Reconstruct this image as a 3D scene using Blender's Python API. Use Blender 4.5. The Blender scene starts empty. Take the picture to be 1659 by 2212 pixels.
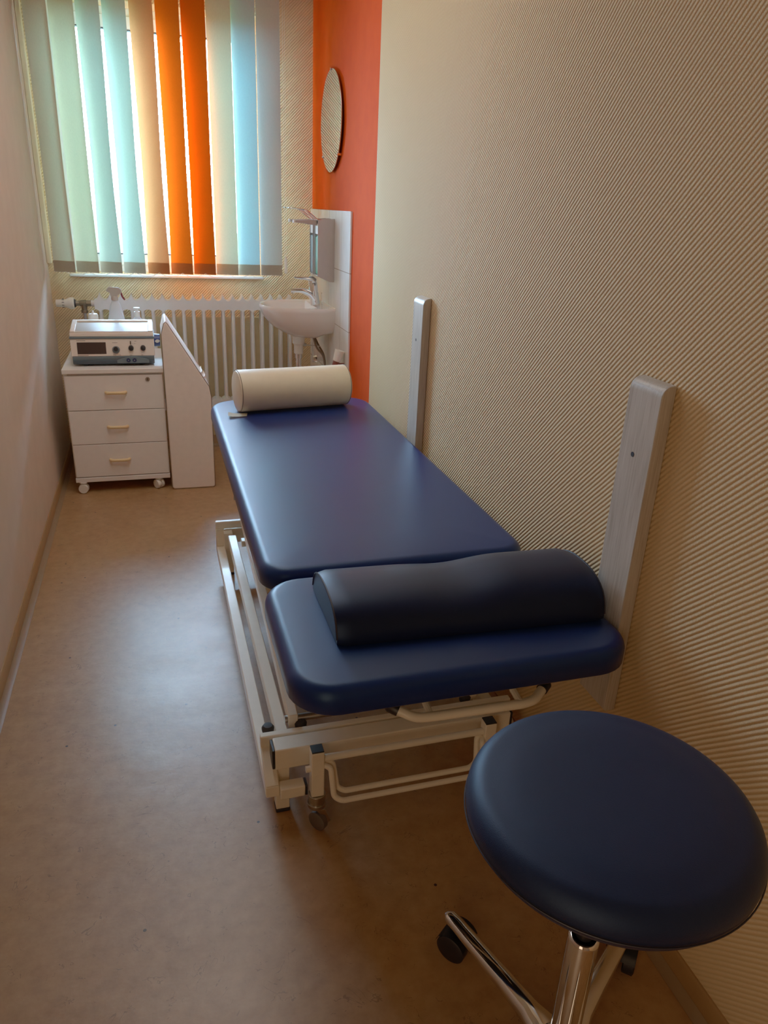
import bpy, bmesh, math, random
from mathutils import Vector, Matrix
random.seed(7)
C = bpy.context.scene.collection
PI = math.pi
XL, XR, YF, YN, ZC = -0.562, 0.969, 4.784, -1.3, 2.62     # room shell

# ------------------------------------------------------------------ materials
def srgb(r, g, b):
    f = lambda c: (c/255/12.92) if c/255 <= .04045 else ((c/255+.055)/1.055)**2.4
    return (f(r), f(g), f(b), 1)

class N:
    def __init__(s, name):
        s.m = bpy.data.materials.new(name); s.m.use_nodes = True
        s.t = s.m.node_tree; s.b = s.t.nodes['Principled BSDF']
        s.out = s.t.nodes['Material Output']
    def n(s, typ, **kw):
        x = s.t.nodes.new(typ)
        for k, v in kw.items():
            if k.startswith('i_'): x.inputs[k[2:].replace('_', ' ')].default_value = v
            else: setattr(x, k, v)
        return x
    def l(s, a, b): s.t.links.new(a, b)
    def math(s, op, a, b=None, c=None):
        x = s.n('ShaderNodeMath', operation=op)
        for i, v in enumerate((a, b, c)):
            if v is None: continue
            if hasattr(v, 'node'): s.l(v, x.inputs[i])
            else: x.inputs[i].default_value = v
        return x.outputs[0]
    def coord(s, scale=None):
        tc = s.n('ShaderNodeTexCoord'); o = tc.outputs['Object']
        if scale:
            mp = s.n('ShaderNodeMapping'); mp.inputs['Scale'].default_value = scale
            s.l(o, mp.inputs['Vector']); o = mp.outputs['Vector']
        return o
    def noise(s, vec, scale, detail=2, rough=.5):
        x = s.n('ShaderNodeTexNoise'); x.inputs['Scale'].default_value = scale
        x.inputs['Detail'].default_value = detail; x.inputs['Roughness'].default_value = rough
        s.l(vec, x.inputs['Vector']); return x.outputs['Fac']
    def ramp(s, fac, stops):
        x = s.n('ShaderNodeValToRGB'); cr = x.color_ramp
        while len(cr.elements) < len(stops): cr.elements.new(.5)
        for e, (p, c) in zip(cr.elements, stops): e.position = p; e.color = c
        s.l(fac, x.inputs['Fac']); return x.outputs['Color']
    def bump(s, h, strength, dist):
        x = s.n('ShaderNodeBump'); x.inputs['Strength'].default_value = strength
        x.inputs['Distance'].default_value = dist; s.l(h, x.inputs['Height'])
        s.l(x.outputs['Normal'], s.b.inputs['Normal']); return x

def plain(name, col, rough=.5, metal=0, var=.06, nscale=30, bump=0, bscale=200, bdist=.001, spec=.5, coat=0, tint=None):
    s = N(name); b = s.b
    b.inputs['Roughness'].default_value = rough; b.inputs['Metallic'].default_value = metal
    b.inputs['Specular IOR Level'].default_value = spec
    if tint: b.inputs['Specular Tint'].default_value = tint
    if coat: b.inputs['Coat Weight'].default_value = coat; b.inputs['Coat Roughness'].default_value = .12
    co = s.coord()
    lo = tuple(c*(1-var) for c in col[:3])+(1,); hi = tuple(min(1, c*(1+var)) for c in col[:3])+(1,)
    s.l(s.ramp(s.noise(co, nscale, 3), [(.3, lo), (.7, hi)]), b.inputs['Base Color'])
    if bump: s.bump(s.noise(co, bscale, 3), bump, bdist)
    return s.m

def wallpaper(name, col, ax, sgn, pitch, strength, dist):
    """woodchip-style twill wallpaper: diagonal ribs with short cross threads"""
    s = N(name); s.b.inputs['Roughness'].default_value = .75
    s.b.inputs['Specular IOR Level'].default_value = .12
    co = s.coord(); sp = s.n('ShaderNodeSeparateXYZ'); s.l(co, sp.inputs[0])
    u = sp.outputs[ax]; z = sp.outputs['Z']
    su = s.math('MULTIPLY', u, float(sgn))
    w = s.noise(co, 14, 2)
    wob = s.math('MULTIPLY', w, pitch*.25)
    p = s.math('ADD', s.math('MULTIPLY', s.math('ADD', su, z), .7071), wob)
    q = s.math('MULTIPLY', s.math('SUBTRACT', z, su), .7071)
    h = s.math('SINE', s.math('MULTIPLY', p, 2*PI/pitch))
    h = s.math('POWER', s.math('MULTIPLY_ADD', h, .5, .5), .8)
    th = s.math('SINE', s.math('ADD', s.math('MULTIPLY', q, 2*PI/(pitch*.33)), s.math('MULTIPLY', s.noise(co, 60, 2), 9)))
    h2 = s.math('MULTIPLY_ADD', th, .07, h)
    fine = s.noise(co, 420, 2)
    h3 = s.math('MULTIPLY_ADD', fine, .25, h2)
    s.bump(h3, strength, dist)
    lo = tuple(c*.86 for c in col[:3])+(1,)
    s.l(s.ramp(h3, [(.1, lo), (.8, col)]), s.b.inputs['Base Color'])
    return s.m

CREAMW = srgb(222, 200, 168)
M = {}
M['paper_right'] = wallpaper('ribbed_wallpaper_right', srgb(218, 184, 136), 'Y', 1, .0096, .8, .0024)
M['paper_far'] = wallpaper('ribbed_wallpaper_far', srgb(222, 188, 140), 'X', -1, .0112, .8, .003)
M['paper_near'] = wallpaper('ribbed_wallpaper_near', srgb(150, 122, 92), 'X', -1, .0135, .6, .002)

def left_wall():
    s = N('fine_textured_wallpaper'); s.b.inputs['Roughness'].default_value = .8
    co = s.coord((1, 1, 1)); v = s.coord((1, 1, .12))
    h = s.math('ADD', s.noise(co, 320, 3, .6), s.math('MULTIPLY', s.noise(v, 150, 2), .25))
    s.bump(h, .3, .001)
    s.l(s.ramp(s.noise(co, 9, 3), [(.3, srgb(200, 178, 158)), (.7, srgb(208, 186, 166))]), s.b.inputs['Base Color'])
    return s.m
M['paper_left'] = left_wall()

def orange_wall():
    s = N('terracotta_painted_wall'); s.b.inputs['Roughness'].default_value = .9; s.b.inputs['Specular IOR Level'].default_value = .05
    co = s.coord()
    s.bump(s.noise(co, 260, 3, .6), .3, .001)
    s.l(s.ramp(s.noise(co, 12, 3), [(.3, srgb(206, 62, 4)), (.7, srgb(214, 68, 6))]), s.b.inputs['Base Color'])
    return s.m
M['orange'] = orange_wall()

def floor_mat():
    s = N('beige_marbled_vinyl'); b = s.b
    co = s.coord()
    big = s.noise(co, 2.2, 4, .6); med = s.noise(co, 26, 5, .65)
    base = s.ramp(s.math('ADD', s.math('MULTIPLY', big, .35), s.math('MULTIPLY', med, .65)),
                  [(.32, srgb(138, 98, 58)), (.52, srgb(158, 118, 76)), (.72, srgb(172, 134, 92))])
    # short curly darker flecks of the marbling
    n1 = s.n('ShaderNodeTexNoise'); n1.inputs['Scale'].default_value = 11; n1.inputs['Detail'].default_value = 3
    n1.inputs['Distortion'].default_value = 2.2; s.l(co, n1.inputs['Vector'])
    line = s.math('ABSOLUTE', s.math('SUBTRACT', n1.outputs['Fac'], .5))
    gate = s.noise(co, 19, 3, .6)
    fle = s.math('MULTIPLY', s.math('LESS_THAN', line, .008), s.math('GREATER_THAN', gate, .555))
    mx = s.n('ShaderNodeMix', data_type='RGBA')
    s.l(s.math('MULTIPLY', fle, .5), mx.inputs['Factor']); s.l(base, mx.inputs['A'])
    mx.inputs['B'].default_value = srgb(84, 58, 36)
    dots = s.n('ShaderNodeTexVoronoi', voronoi_dimensions='2D'); dots.inputs['Scale'].default_value = 2.6; s.l(co, dots.inputs['Vector'])
    dm = s.math('LESS_THAN', dots.outputs['Distance'], .010)
    m2 = s.n('ShaderNodeMix', data_type='RGBA'); s.l(dm, m2.inputs['Factor'])
    s.l(mx.outputs['Result'], m2.inputs['A']); m2.inputs['B'].default_value = srgb(40, 22, 14)
    s.l(m2.outputs['Result'], b.inputs['Base Color'])
    sc = s.coord((1, 1.8, 1))
    rr = s.ramp(s.noise(sc, 3, 4, .6), [(.3, (.31,)*3+(1,)), (.7, (.40,)*3+(1,))])
    s.l(rr, b.inputs['Roughness'])
    hh = s.math('ADD', s.noise(sc, 5, 4, .6), s.math('MULTIPLY', s.noise(co, 90, 3), .12))
    s.bump(hh, .28, .006)
    b.inputs['Specular IOR Level'].default_value = .6
    return s.m
M['floor'] = floor_mat()

def wood_post():
    s = N('grey_varnished_wood'); b = s.b
    v = s.coord((1, 1, .03)); v2 = s.coord((1, 1, .12))
    g = s.math('ADD', s.math('MULTIPLY', s.noise(v, 260, 4, .7), .6), s.math('MULTIPLY', s.noise(v2, 40, 4, .6), .4))
    s.l(s.ramp(g, [(.3, srgb(150, 136, 118)), (.5, srgb(188, 178, 164)), (.7, srgb(206, 198, 186))]), b.inputs['Base Color'])
    b.inputs['Roughness'].default_value = .33; s.bump(g, .3, .0006)
    return s.m
M['post'] = wood_post()

def fabric(name, c, trans=.6, tcol=None):
    s = N(name); s.t.nodes.remove(s.b)
    v = s.coord((1, 1, .25)); w = s.noise(v, 420, 2)
    lo = tuple(x*.93 for x in c[:3])+(1,)
    col = s.ramp(w, [(.35, lo), (.65, c)])
    d = s.n('ShaderNodeBsdfDiffuse'); t = s.n('ShaderNodeBsdfTranslucent')
    s.l(col, d.inputs['Color'])
    if tcol:
        lo2 = tuple(x*.93 for x in tcol[:3])+(1,)
        s.l(s.ramp(w, [(.35, lo2), (.65, tcol)]), t.inputs['Color'])
    else: s.l(col, t.inputs['Color'])
    mx = s.n('ShaderNodeMixShader'); mx.inputs[0].default_value = trans
    s.l(d.outputs[0], mx.inputs[1]); s.l(t.outputs[0], mx.inputs[2]); s.l(mx.outputs[0], s.out.inputs['Surface'])
    return s.m
M['slat_cream'] = fabric('cream_slat_fabric', srgb(216, 212, 188), 0.045, srgb(176, 214, 166))
M['slat_mint'] = fabric('pale_slat_fabric', srgb(202, 212, 200), 0.034, srgb(132, 214, 184))
M['slat_blue'] = fabric('pale_blue_slat_fabric', srgb(190, 208, 214), 0.075, srgb(90, 208, 216))
M['slat_peach'] = fabric('peach_slat_fabric', srgb(220, 140, 86), 0.022, srgb(244, 112, 48))
M['slat_orange'] = fabric('orange_slat_fabric', srgb(220, 98, 22), 0.0115, srgb(236, 84, 10))
M['slat_deep'] = fabric('deep_orange_slat_fabric', srgb(206, 84, 14), 0.0085, srgb(236, 84, 8))
M['slat_light'] = fabric('light_cream_slat_fabric', srgb(218, 216, 190), 0.062, srgb(180, 214, 160))
M['slat_grey'] = fabric('grey_blue_slat_fabric', srgb(200, 208, 202), 0.07, srgb(150, 200, 196))
M['hem'] = fabric('slat_hem', srgb(208, 190, 168), .12)
M['hem_orange'] = fabric('orange_slat_hem', srgb(196, 110, 58), .12)

def glass_mat():
    s = N('window_glass'); s.t.nodes.remove(s.b)
    tr = s.n('ShaderNodeBsdfTransparent'); tr.inputs[0].default_value = (.95, .98, .98, 1)
    g = s.n('ShaderNodeBsdfGlossy'); g.inputs['Roughness'].default_value = .02
    fr = s.n('ShaderNodeFresnel'); fr.inputs['IOR'].default_value = 1.45
    mx = s.n('ShaderNodeMixShader'); s.l(fr.outputs[0], mx.inputs[0])
    s.l(tr.outputs[0], mx.inputs[1]); s.l(g.outputs[0], mx.inputs[2]); s.l(mx.outputs[0], s.out.inputs['Surface'])
    return s.m
M['glass'] = glass_mat()
M['navy'] = plain('navy_vinyl', srgb(8, 30, 88), .36, var=.04, bump=.18, bscale=900, bdist=.0006, spec=.5, tint=(.36, .66, 1, 1))
M['navy_dark'] = plain('dark_navy_vinyl', srgb(9, 15, 44), .38, var=.05, bump=.2, bscale=700, bdist=.0006, spec=.4, tint=(.34, .56, 1, 1))
M['stool_navy'] = plain('stool_navy_vinyl', srgb(13, 23, 52), .5, var=.05, bump=.3, bscale=650, bdist=.0008, spec=.4, tint=(.4, .62, 1, 1))
M['cream_vinyl'] = plain('cream_vinyl', srgb(238, 222, 192), .45, var=.03, bump=.2, bscale=500, bdist=.0006)
M['board_vinyl'] = plain('pale_beige_vinyl', srgb(242, 228, 216), .45, var=.03, bump=.2, bscale=300, bdist=.0008)
M['seam'] = plain('seam_thread', srgb(110, 92, 70), .7)
M['navy_seam'] = plain('navy_piping', srgb(18, 22, 42), .5)
M['frame'] = plain('cream_enamel', srgb(238, 228, 206), .32, var=.03, coat=.3)
M['white'] = plain('white_enamel', srgb(226, 224, 220), .3, var=.02, coat=.3)
M['pvc'] = plain('white_window_plastic', srgb(232, 234, 234), .35, var=.02)
M['white_lam'] = plain('white_laminate', srgb(242, 236, 230), .42, var=.02)
M['white_plastic'] = plain('white_plastic', srgb(236, 232, 222), .4, var=.02)
M['ceramic'] = plain('white_ceramic', srgb(232, 222, 214), .12, var=.01, coat=.6)
M['black'] = plain('black_plastic', srgb(16, 16, 20), .45)
M['rubber'] = plain('dark_rubber', srgb(34, 30, 30), .7)
M['wheel'] = plain('grey_caster_wheel', srgb(82, 74, 68), .55)
M['chrome'] = plain('chrome', (.82, .82, .82, 1), .07, 1, var=.02)
M['dull_metal'] = plain('dull_nickel', (.45, .42, .38, 1), .28, 1, var=.08)
M['brushed'] = plain('brushed_aluminium', srgb(176, 170, 166), .34, .85, var=.04, nscale=120)
M['cab_steel'] = plain('grey_dispenser_steel', srgb(176, 164, 156), .38, .35, var=.03)
M['brass'] = plain('aged_brass', srgb(120, 104, 82), .35, .7, var=.1)
M['handle'] = plain('pale_yellow_plastic', srgb(236, 204, 146), .4, var=.03)
M['dev_body'] = plain('device_cream', srgb(240, 226, 212), .38, var=.02)
M['dev_grey'] = plain('device_grey_blue', srgb(96, 112, 120), .45, var=.03)
M['dev_dark'] = plain('device_slate', srgb(52, 70, 84), .45, var=.03)
M['screen'] = plain('dark_display', srgb(48, 34, 34), .18, var=.03)
M['socket'] = plain('dark_blue_socket', srgb(16, 32, 72), .35)
M['blue'] = plain('royal_blue_plastic', srgb(18, 42, 112), .35)
M['ink'] = plain('grey_ink', srgb(120, 104, 94), .6)
M['spray'] = plain('milky_plastic', srgb(214, 226, 236), .35, var=.02)
M['spray_head'] = plain('greige_plastic', srgb(176, 160, 146), .4, var=.02)
M['red'] = plain('dark_red_plastic', srgb(120, 24, 34), .4)
M['brown'] = plain('reddish_brown_plastic', srgb(120, 52, 34), .5)
M['green'] = plain('green_bottle', srgb(40, 150, 120), .25, var=.05)
M['bluegrey'] = plain('blue_grey_bottle', srgb(110, 140, 150), .3, var=.05)
M['ceiling'] = plain('ceiling_paint', srgb(190, 170, 144), .85, bump=.2, bscale=200)
M['plain_wall'] = plain('plain_insulation_panel', srgb(200, 178, 134), .8, var=.05, bump=.2, bscale=160)
M['duct'] = plain('cream_duct_paint', srgb(212, 192, 156), .6, var=.03)
M['skirting'] = plain('tan_skirting_vinyl', srgb(150, 112, 70), .42, var=.06)
M['lip'] = plain('skirting_lip_vinyl', srgb(134, 106, 76), .45, var=.05)
M['hose'] = plain('braided_hose', srgb(110, 92, 74), .4, .5, var=.15, nscale=400)
M['hedge'] = plain('hedge_leaves', srgb(60, 92, 48), .7, var=.5, nscale=4, bump=.5, bscale=20, bdist=.05)
M['grass'] = plain('garden_grass', srgb(96, 120, 66), .8, var=.3, nscale=3)

def tile_mat():
    s = N('pale_tiles'); b = s.b; b.inputs['Roughness'].default_value = .16
    co = s.coord(); sp = s.n('ShaderNodeSeparateXYZ'); s.l(co, sp.inputs[0])
    def line(o, off, per):
        f = s.math('FRACT', s.math('DIVIDE', s.math('SUBTRACT', o, off), per))
        d = s.math('MINIMUM', f, s.math('SUBTRACT', 1.0, f))
        return s.math('LESS_THAN', d, .0055)
    g = s.math('MAXIMUM', line(sp.outputs['Y'], 3.757-3, .2925), line(sp.outputs['Z'], 1.475-5*.2925, .2925))
    base = s.ramp(s.noise(s.coord((1, 3, 1)), 9, 4), [(.3, srgb(228, 226, 220)), (.7, srgb(240, 238, 232))])
    mx = s.n('ShaderNodeMix', data_type='RGBA'); s.l(g, mx.inputs['Factor']); s.l(base, mx.inputs['A'])
    mx.inputs['B'].default_value = srgb(150, 132, 112); s.l(mx.outputs['Result'], b.inputs['Base Color'])
    s.bump(s.math('SUBTRACT', 1.0, g), .4, .001)
    return s.m
M['tile'] = tile_mat()
def mirror_mat():
    s = N('mirror_silver'); s.b.inputs['Metallic'].default_value = 1; s.b.inputs['Roughness'].default_value = .015
    co = s.coord(); s.l(s.ramp(s.noise(co, 3), [(.3, (.60, .60, .60, 1)), (.7, (.62, .62, .62, 1))]), s.b.inputs['Base Color'])
    return s.m
M['mirror'] = mirror_mat()

# ------------------------------------------------------------------ mesh helpers
def NB(): return bmesh.new()
def box(bm, x0, x1, y0, y1, z0, z1):
    vs = [bm.verts.new((x, y, z)) for x in (x0, x1) for y in (y0, y1) for z in (z0, z1)]
    for f in ((0, 1, 3, 2), (4, 6, 7, 5), (0, 4, 5, 1), (2, 3, 7, 6), (0, 2, 6, 4), (1, 5, 7, 3)):
        bm.faces.new([vs[i] for i in f])
    return vs
def ring(bm, pts): return [bm.verts.new(p) for p in pts]
def bridge(bm, a, b, close=True):
    n = len(a)
    for i in range(n if close else n-1):
        j = (i+1) % n
        bm.faces.new((a[i], a[j], b[j], b[i]))
def frame_axes(d):
    d = d.normalized(); u = d.cross(Vector((0, 0, 1)))
    if u.length < 1e-4: u = Vector((1, 0, 0))
    u.normalize(); return u, d.cross(u).normalized()
def cyl(bm, p0, p1, r0, r1=None, seg=20, caps=True):
    p0, p1 = Vector(p0), Vector(p1); r1 = r0 if r1 is None else r1
    u, v = frame_axes(p1-p0)
    A = ring(bm, [p0+(u*math.cos(t)+v*math.sin(t))*r0 for t in [2*PI*i/seg for i in range(seg)]])
    B = ring(bm, [p1+(u*math.cos(t)+v*math.sin(t))*r1 for t in [2*PI*i/seg for i in range(seg)]])
    bridge(bm, A, B)
    if caps: bm.faces.new(A[::-1]); bm.faces.new(B)
def smooth_path(pts, n=6, rad=.35):
    """rounds the corners of a polyline"""
    pts = [Vector(p) for p in pts]; out = [pts[0]]
    for i in range(1, len(pts)-1):
        a, b, c = pts[i-1], pts[i], pts[i+1]
        r = min((a-b).length, (c-b).length)*rad
        p = b+(a-b).normalized()*r; q = b+(c-b).normalized()*r
        for k in range(n+1):
            t = k/n; out.append(p*(1-t)**2+b*2*t*(1-t)+q*t*t)
    out.append(pts[-1]); return out
def tube(bm, pts, r, seg=12, closed=False, sx=1, sy=1):
    pts = [Vector(p) for p in pts]; rings = []; n = len(pts)
    rs = r if isinstance(r, (list, tuple)) else [r]*n
    d0 = (pts[1]-pts[0]); u, v = frame_axes(d0)
    for i, p in enumerate(pts):
        if closed: d = pts[(i+1) % n]-pts[i-1]
        else: d = pts[min(i+1, n-1)]-pts[max(i-1, 0)]
        d.normalize(); u = (u-d*u.dot(d)).normalized(); v = d.cross(u)
        rings.append(ring(bm, [p+(u*math.cos(t)*sx+v*math.sin(t)*sy)*rs[i] for t in [2*PI*k/seg for k in range(seg)]]))
    for a, b in zip(rings, rings[1:]): bridge(bm, a, b)
    if closed: bridge(bm, rings[-1], rings[0])
    else: bm.faces.new(rings[0][::-1]); bm.faces.new(rings[-1])
def lathe(bm, c, prof, seg=32, sx=1, sy=1):
    """prof: (radius, z) list from bottom to top around the vertical axis at c"""
    rings = []
    for r, z in prof:
        if r < 1e-5: rings.append([bm.verts.new((c[0], c[1], c[2]+z))])
        else: rings.append(ring(bm, [(c[0]+r*sx*math.cos(t), c[1]+r*sy*math.sin(t), c[2]+z) for t in [2*PI*k/seg for k in range(seg)]]))
    for a, b in zip(rings, rings[1:]):
        if len(a) == 1 and len(b) == 1: continue
        if len(a) == 1:
            for i in range(seg): bm.faces.new((a[0], b[(i+1) % seg], b[i]))
        elif len(b) == 1:
            for i in range(seg): bm.faces.new((a[i], a[(i+1) % seg], b[0]))
        else: bridge(bm, a, b)
    if len(rings[0]) > 1: bm.faces.new(rings[0][::-1])
    if len(rings[-1]) > 1: bm.faces.new(rings[-1])
def prism(bm, poly, axis, a, b):
    """extrudes a 2-D polygon along an axis; poly is given in the two other axes"""
    def P(p, t):
        return {'x': (t, p[0], p[1]), 'y': (p[0], t, p[1]), 'z': (p[0], p[1], t)}[axis]
    A = ring(bm, [P(p, a) for p in poly]); B = ring(bm, [P(p, b) for p in poly])
    bridge(bm, A, B); bm.faces.new(A[::-1]); bm.faces.new(B)
def rrect(x0, x1, y0, y1, rc, n=8, rf=None):
    out = []; rf = rf or rc
    for cx, cy, a0, r in ((x1-rf, y1-rf, 0, rf), (x0+rf, y1-rf, PI/2, rf), (x0+rc, y0+rc, PI, rc), (x1-rc, y0+rc, 3*PI/2, rc)):
        for k in range(n+1):
            a = a0+PI/2*k/n; out.append((cx+r*math.cos(a), cy+r*math.sin(a)))
    return out
def cushion(bm, x0, x1, y0, y1, z0, z1, rc, re, crown=.004, rf=None):
    """upholstered slab: rounded outline, rolled top edge, slightly crowned"""
    rf = rf or rc
    prof = [(0.006, z0), (0, z0+.006)]
    for k in range(0, 9):
        a = PI/2*k/8; prof.append((re*(1-math.cos(a)), z1-re+re*math.sin(a)))
    rr = []
    for ins, z in prof: rr.append(ring(bm, [(p[0], p[1], z) for p in rrect(x0+ins, x1-ins, y0+ins, y1-ins, max(rc-ins, .01), 8, max(rf-ins, .01))]))
    for ins in (re+.03, re+.08, re+.14):
        if ins < min(x1-x0, y1-y0)/2-.03:
            rr.append(ring(bm, [(p[0], p[1], z1+crown*(1-math.exp(-(ins-re)*14))) for p in rrect(x0+ins, x1-ins, y0+ins, y1-ins, max(rc-ins, .012), 8, max(rf-ins, .012))]))
    for a, b in zip(rr, rr[1:]): bridge(bm, a, b)
    bm.faces.new(rr[0][::-1]); bm.faces.new(rr[-1])

ORG = {}
def obj(name, bm, mat, parent=None, smooth=True, bevel=0, angle=35, label=None):
    """links the bmesh as ONE mesh object; geometry is written in world coordinates"""
    off = ORG.get(parent.name, Vector()) if parent else Vector()
    bmesh.ops.recalc_face_normals(bm, faces=bm.faces)
    if off.length: bmesh.ops.translate(bm, verts=bm.verts, vec=-off)
    me = bpy.data.meshes.new(name); bm.to_mesh(me); bm.free()
    if smooth:
        for p in me.polygons: p.use_smooth = True
        me.set_sharp_from_angle(angle=math.radians(angle))
    for mm in (mat if isinstance(mat, list) else [mat]): me.materials.append(mm)
    o = bpy.data.objects.new(name, me); C.objects.link(o)
    if parent: o.parent = parent
    ORG[o.name] = off
    if bevel:
        b = o.modifiers.new('edge', 'BEVEL'); b.width = bevel; b.segments = 2; b.limit_method = 'ANGLE'; b.angle_limit = math.radians(40)
    if label: o['label'] = label
    return o
def islands(name, bm, mat, parent, **k):
    """links each separate piece of the bmesh as an object of its own"""
    bm.verts.index_update(); seen = set(); out = []
    for v0 in list(bm.verts):
        if v0.index in seen: continue
        stack = [v0]; comp = []
        seen.add(v0.index)
        while stack:
            v = stack.pop(); comp.append(v)
            for e in v.link_edges:
                w = e.other_vert(v)
                if w.index not in seen: seen.add(w.index); stack.append(w)
        nb = bmesh.new(); mp_ = {v.index: nb.verts.new(v.co) for v in comp}
        done = set()
        for v in comp:
            for f in v.link_faces:
                key = tuple(sorted(x.index for x in f.verts))
                if key in done: continue
                done.add(key); nb.faces.new([mp_[x.index] for x in f.verts])
        out.append(obj(name, nb, mat, parent, **k))
    bm.free(); return out
def thing(name, label, cat, loc, group=None):
    o = bpy.data.objects.new(name, None); C.objects.link(o); o.location = loc
    o.empty_display_size = .05
    o['label'] = label; o['category'] = cat
    if group: o['group'] = group
    ORG[o.name] = Vector(loc); return o
def struct(name, bm, mat, parent=None, **k):
    o = obj(name, bm, mat, parent, **k)
    if not parent: o['kind'] = 'structure'
    return o
def tag(o, label, cat, group=None):
    o['label'] = label; o['category'] = cat
    if group: o['group'] = group
    return o

# ------------------------------------------------------------------ room shell
WX0, WX1, WZ0, WZ1 = -.445, .654, 1.075, 2.44          # window opening
bm = NB(); box(bm, XL-.1, XR+.1, YN-.1, YF+.32, -.1, 0); struct('floor', bm, M['floor'], smooth=False)
bm = NB(); box(bm, XL-.1, XR+.1, YN-.1, YF+.32, ZC, ZC+.1); struct('ceiling', bm, M['ceiling'], smooth=False)
bm = NB(); box(bm, XL-.1, XL, YN-.1, YF+.32, 0, ZC); struct('wall_left', bm, M['paper_left'], smooth=False)
bm = NB(); box(bm, XR, XR+.1, YN-.1, 3.391, 0, ZC); box(bm, XR, XR+.1, 3.391, YF+.32, 0, ZC)
wr = struct('wall_right', bm, [M['paper_right'], M['orange']], smooth=False)
for p in wr.data.polygons: p.material_index = 1 if p.center.y > 3.4 else 0
bm = NB(); box(bm, XL, XR, YN-.1, YN, 0, ZC); struct('wall_near', bm, M['paper_near'], smooth=False)
bm = NB()
box(bm, XL, WX0, YF, YF+.3, 0, ZC); box(bm, WX1, XR, YF, YF+.3, 0, ZC)
box(bm, WX0, WX1, YF, YF+.3, 0, WZ0); box(bm, WX0, WX1, YF, YF+.3, WZ1, ZC)
struct('wall_far', bm, M['paper_far'], smooth=False)
# skirting with the soft lip that runs out on the floor
def skirt(name, pts, ax, a, b):
    bm = NB(); prism(bm, pts[0], ax, a, b); o = struct(name, bm, M['skirting'], angle=50)
    bm = NB(); prism(bm, pts[1], ax, a, b); obj('skirting_lip', bm, M['lip'], o, angle=50)
skirt('baseboard_left', ([(XL, .001), (XL+.010, .001), (XL+.008, .058), (XL+.004, .063), (XL, .063)],
      [(XL+.010, .0005), (XL+.030, .0005), (XL+.030, .002), (XL+.018, .006), (XL+.010, .016)]), 'y', YN, YF-.001)
skirt('baseboard_right', ([(XR, .001), (XR-.010, .001), (XR-.008, .058), (XR-.004, .063), (XR, .063)],
      [(XR-.010, .0005), (XR-.030, .0005), (XR-.030, .002), (XR-.018, .006), (XR-.010, .016)]), 'y', YN, 3.785)
skirt('baseboard_far', ([(YF, .001), (YF-.010, .001), (YF-.008, .058), (YF-.004, .063), (YF, .063)],
      [(YF-.010, .0005), (YF-.030, .0005), (YF-.030, .002), (YF-.018, .006), (YF-.010, .016)]), 'x', XL+.03, XR-.001)
# duct in the far left corner, flat panel behind the radiator, tiled splashback
bm = NB(); box(bm, XL, XL+.026, YF-.05, YF-.001, 1.13, ZC); struct('trim_1', bm, M['duct'], bevel=.004)
bm = NB(); box(bm, -.40, .80, YF-.010, YF-.0005, .075, .83); struct('trim_2', bm, M['plain_wall'], smooth=False)
bm = NB(); box(bm, XR-.010, XR-.0002, 3.79, YF-.001, .0, 1.475); struct('trim_3', bm, M['tile'], bevel=.0015)

# window: white plastic frame, pane, inner sill
wn = thing('window_1', 'white plastic window behind the vertical blind', 'window', ((WX0+WX1)/2, YF+.2, WZ0))
del wn['category']; wn['kind'] = 'structure'
YW = YF+.17
bm = NB()
def rframe(bm, x0, x1, z0, z1, w, y0, y1, wb=None):
    wb = wb or w
    box(bm, x0, x0+w, y0, y1, z0, z1); box(bm, x1-w, x1, y0, y1, z0, z1)
    box(bm, x0+w, x1-w, y0, y1, z0, z0+wb); box(bm, x0+w, x1-w, y0, y1, z1-w, z1)
rframe(bm, WX0, WX1, WZ0, WZ1, .055, YW, YW+.07); obj('window_frame', bm, M['pvc'], wn, bevel=.003)
bm = NB(); rframe(bm, WX0+.04, WX1-.04, WZ0+.04, WZ1-.04, .06, YW-.02, YW+.05); obj('window_sash', bm, M['pvc'], wn, bevel=.004)
bm = NB(); rframe(bm, WX0+.097, WX1-.097, WZ0+.097, WZ1-.097, .010, YW-.012, YW+.03); obj('rubber_seal', bm, M['rubber'], wn, smooth=False)
bm = NB(); box(bm, WX0+.105, WX1-.105, YW+.008, YW+.014, WZ0+.105, WZ1-.105); obj('pane', bm, M['glass'], wn, smooth=False)
bm = NB(); box(bm, WX0-.005, WX1+.005, YF-.035, YW-.001, 1.060, 1.074); obj('window_sill', bm, M['pvc'], wn, bevel=.004)

# garden behind the window
bm = NB(); box(bm, -9, 9, YF+1.0, 24, -1.3, -1.2); struct('ground_outside', bm, M['grass'], smooth=False)
bm = NB()
for k in range(26):
    x = -6+12*k/25; h = .95+.35*random.random()
    lathe(bm, (x, 13+random.uniform(-.5, .5), -1.2), [(.45, 0), (.62, .4*h), (.66, h), (.5, 1.5*h), (.22, 1.85*h), (0, 2*h)], 9)
hd = obj('garden_hedge', bm, M['hedge']); dm = hd.modifiers.new('leafy', 'DISPLACE')
tx = bpy.data.textures.new('leaf_noise', 'CLOUDS'); tx.noise_scale = .25; dm.texture = tx; dm.strength = .3
tag(hd, 'blurred green hedge outside, glimpsed between the blind slats', 'hedge')

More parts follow.
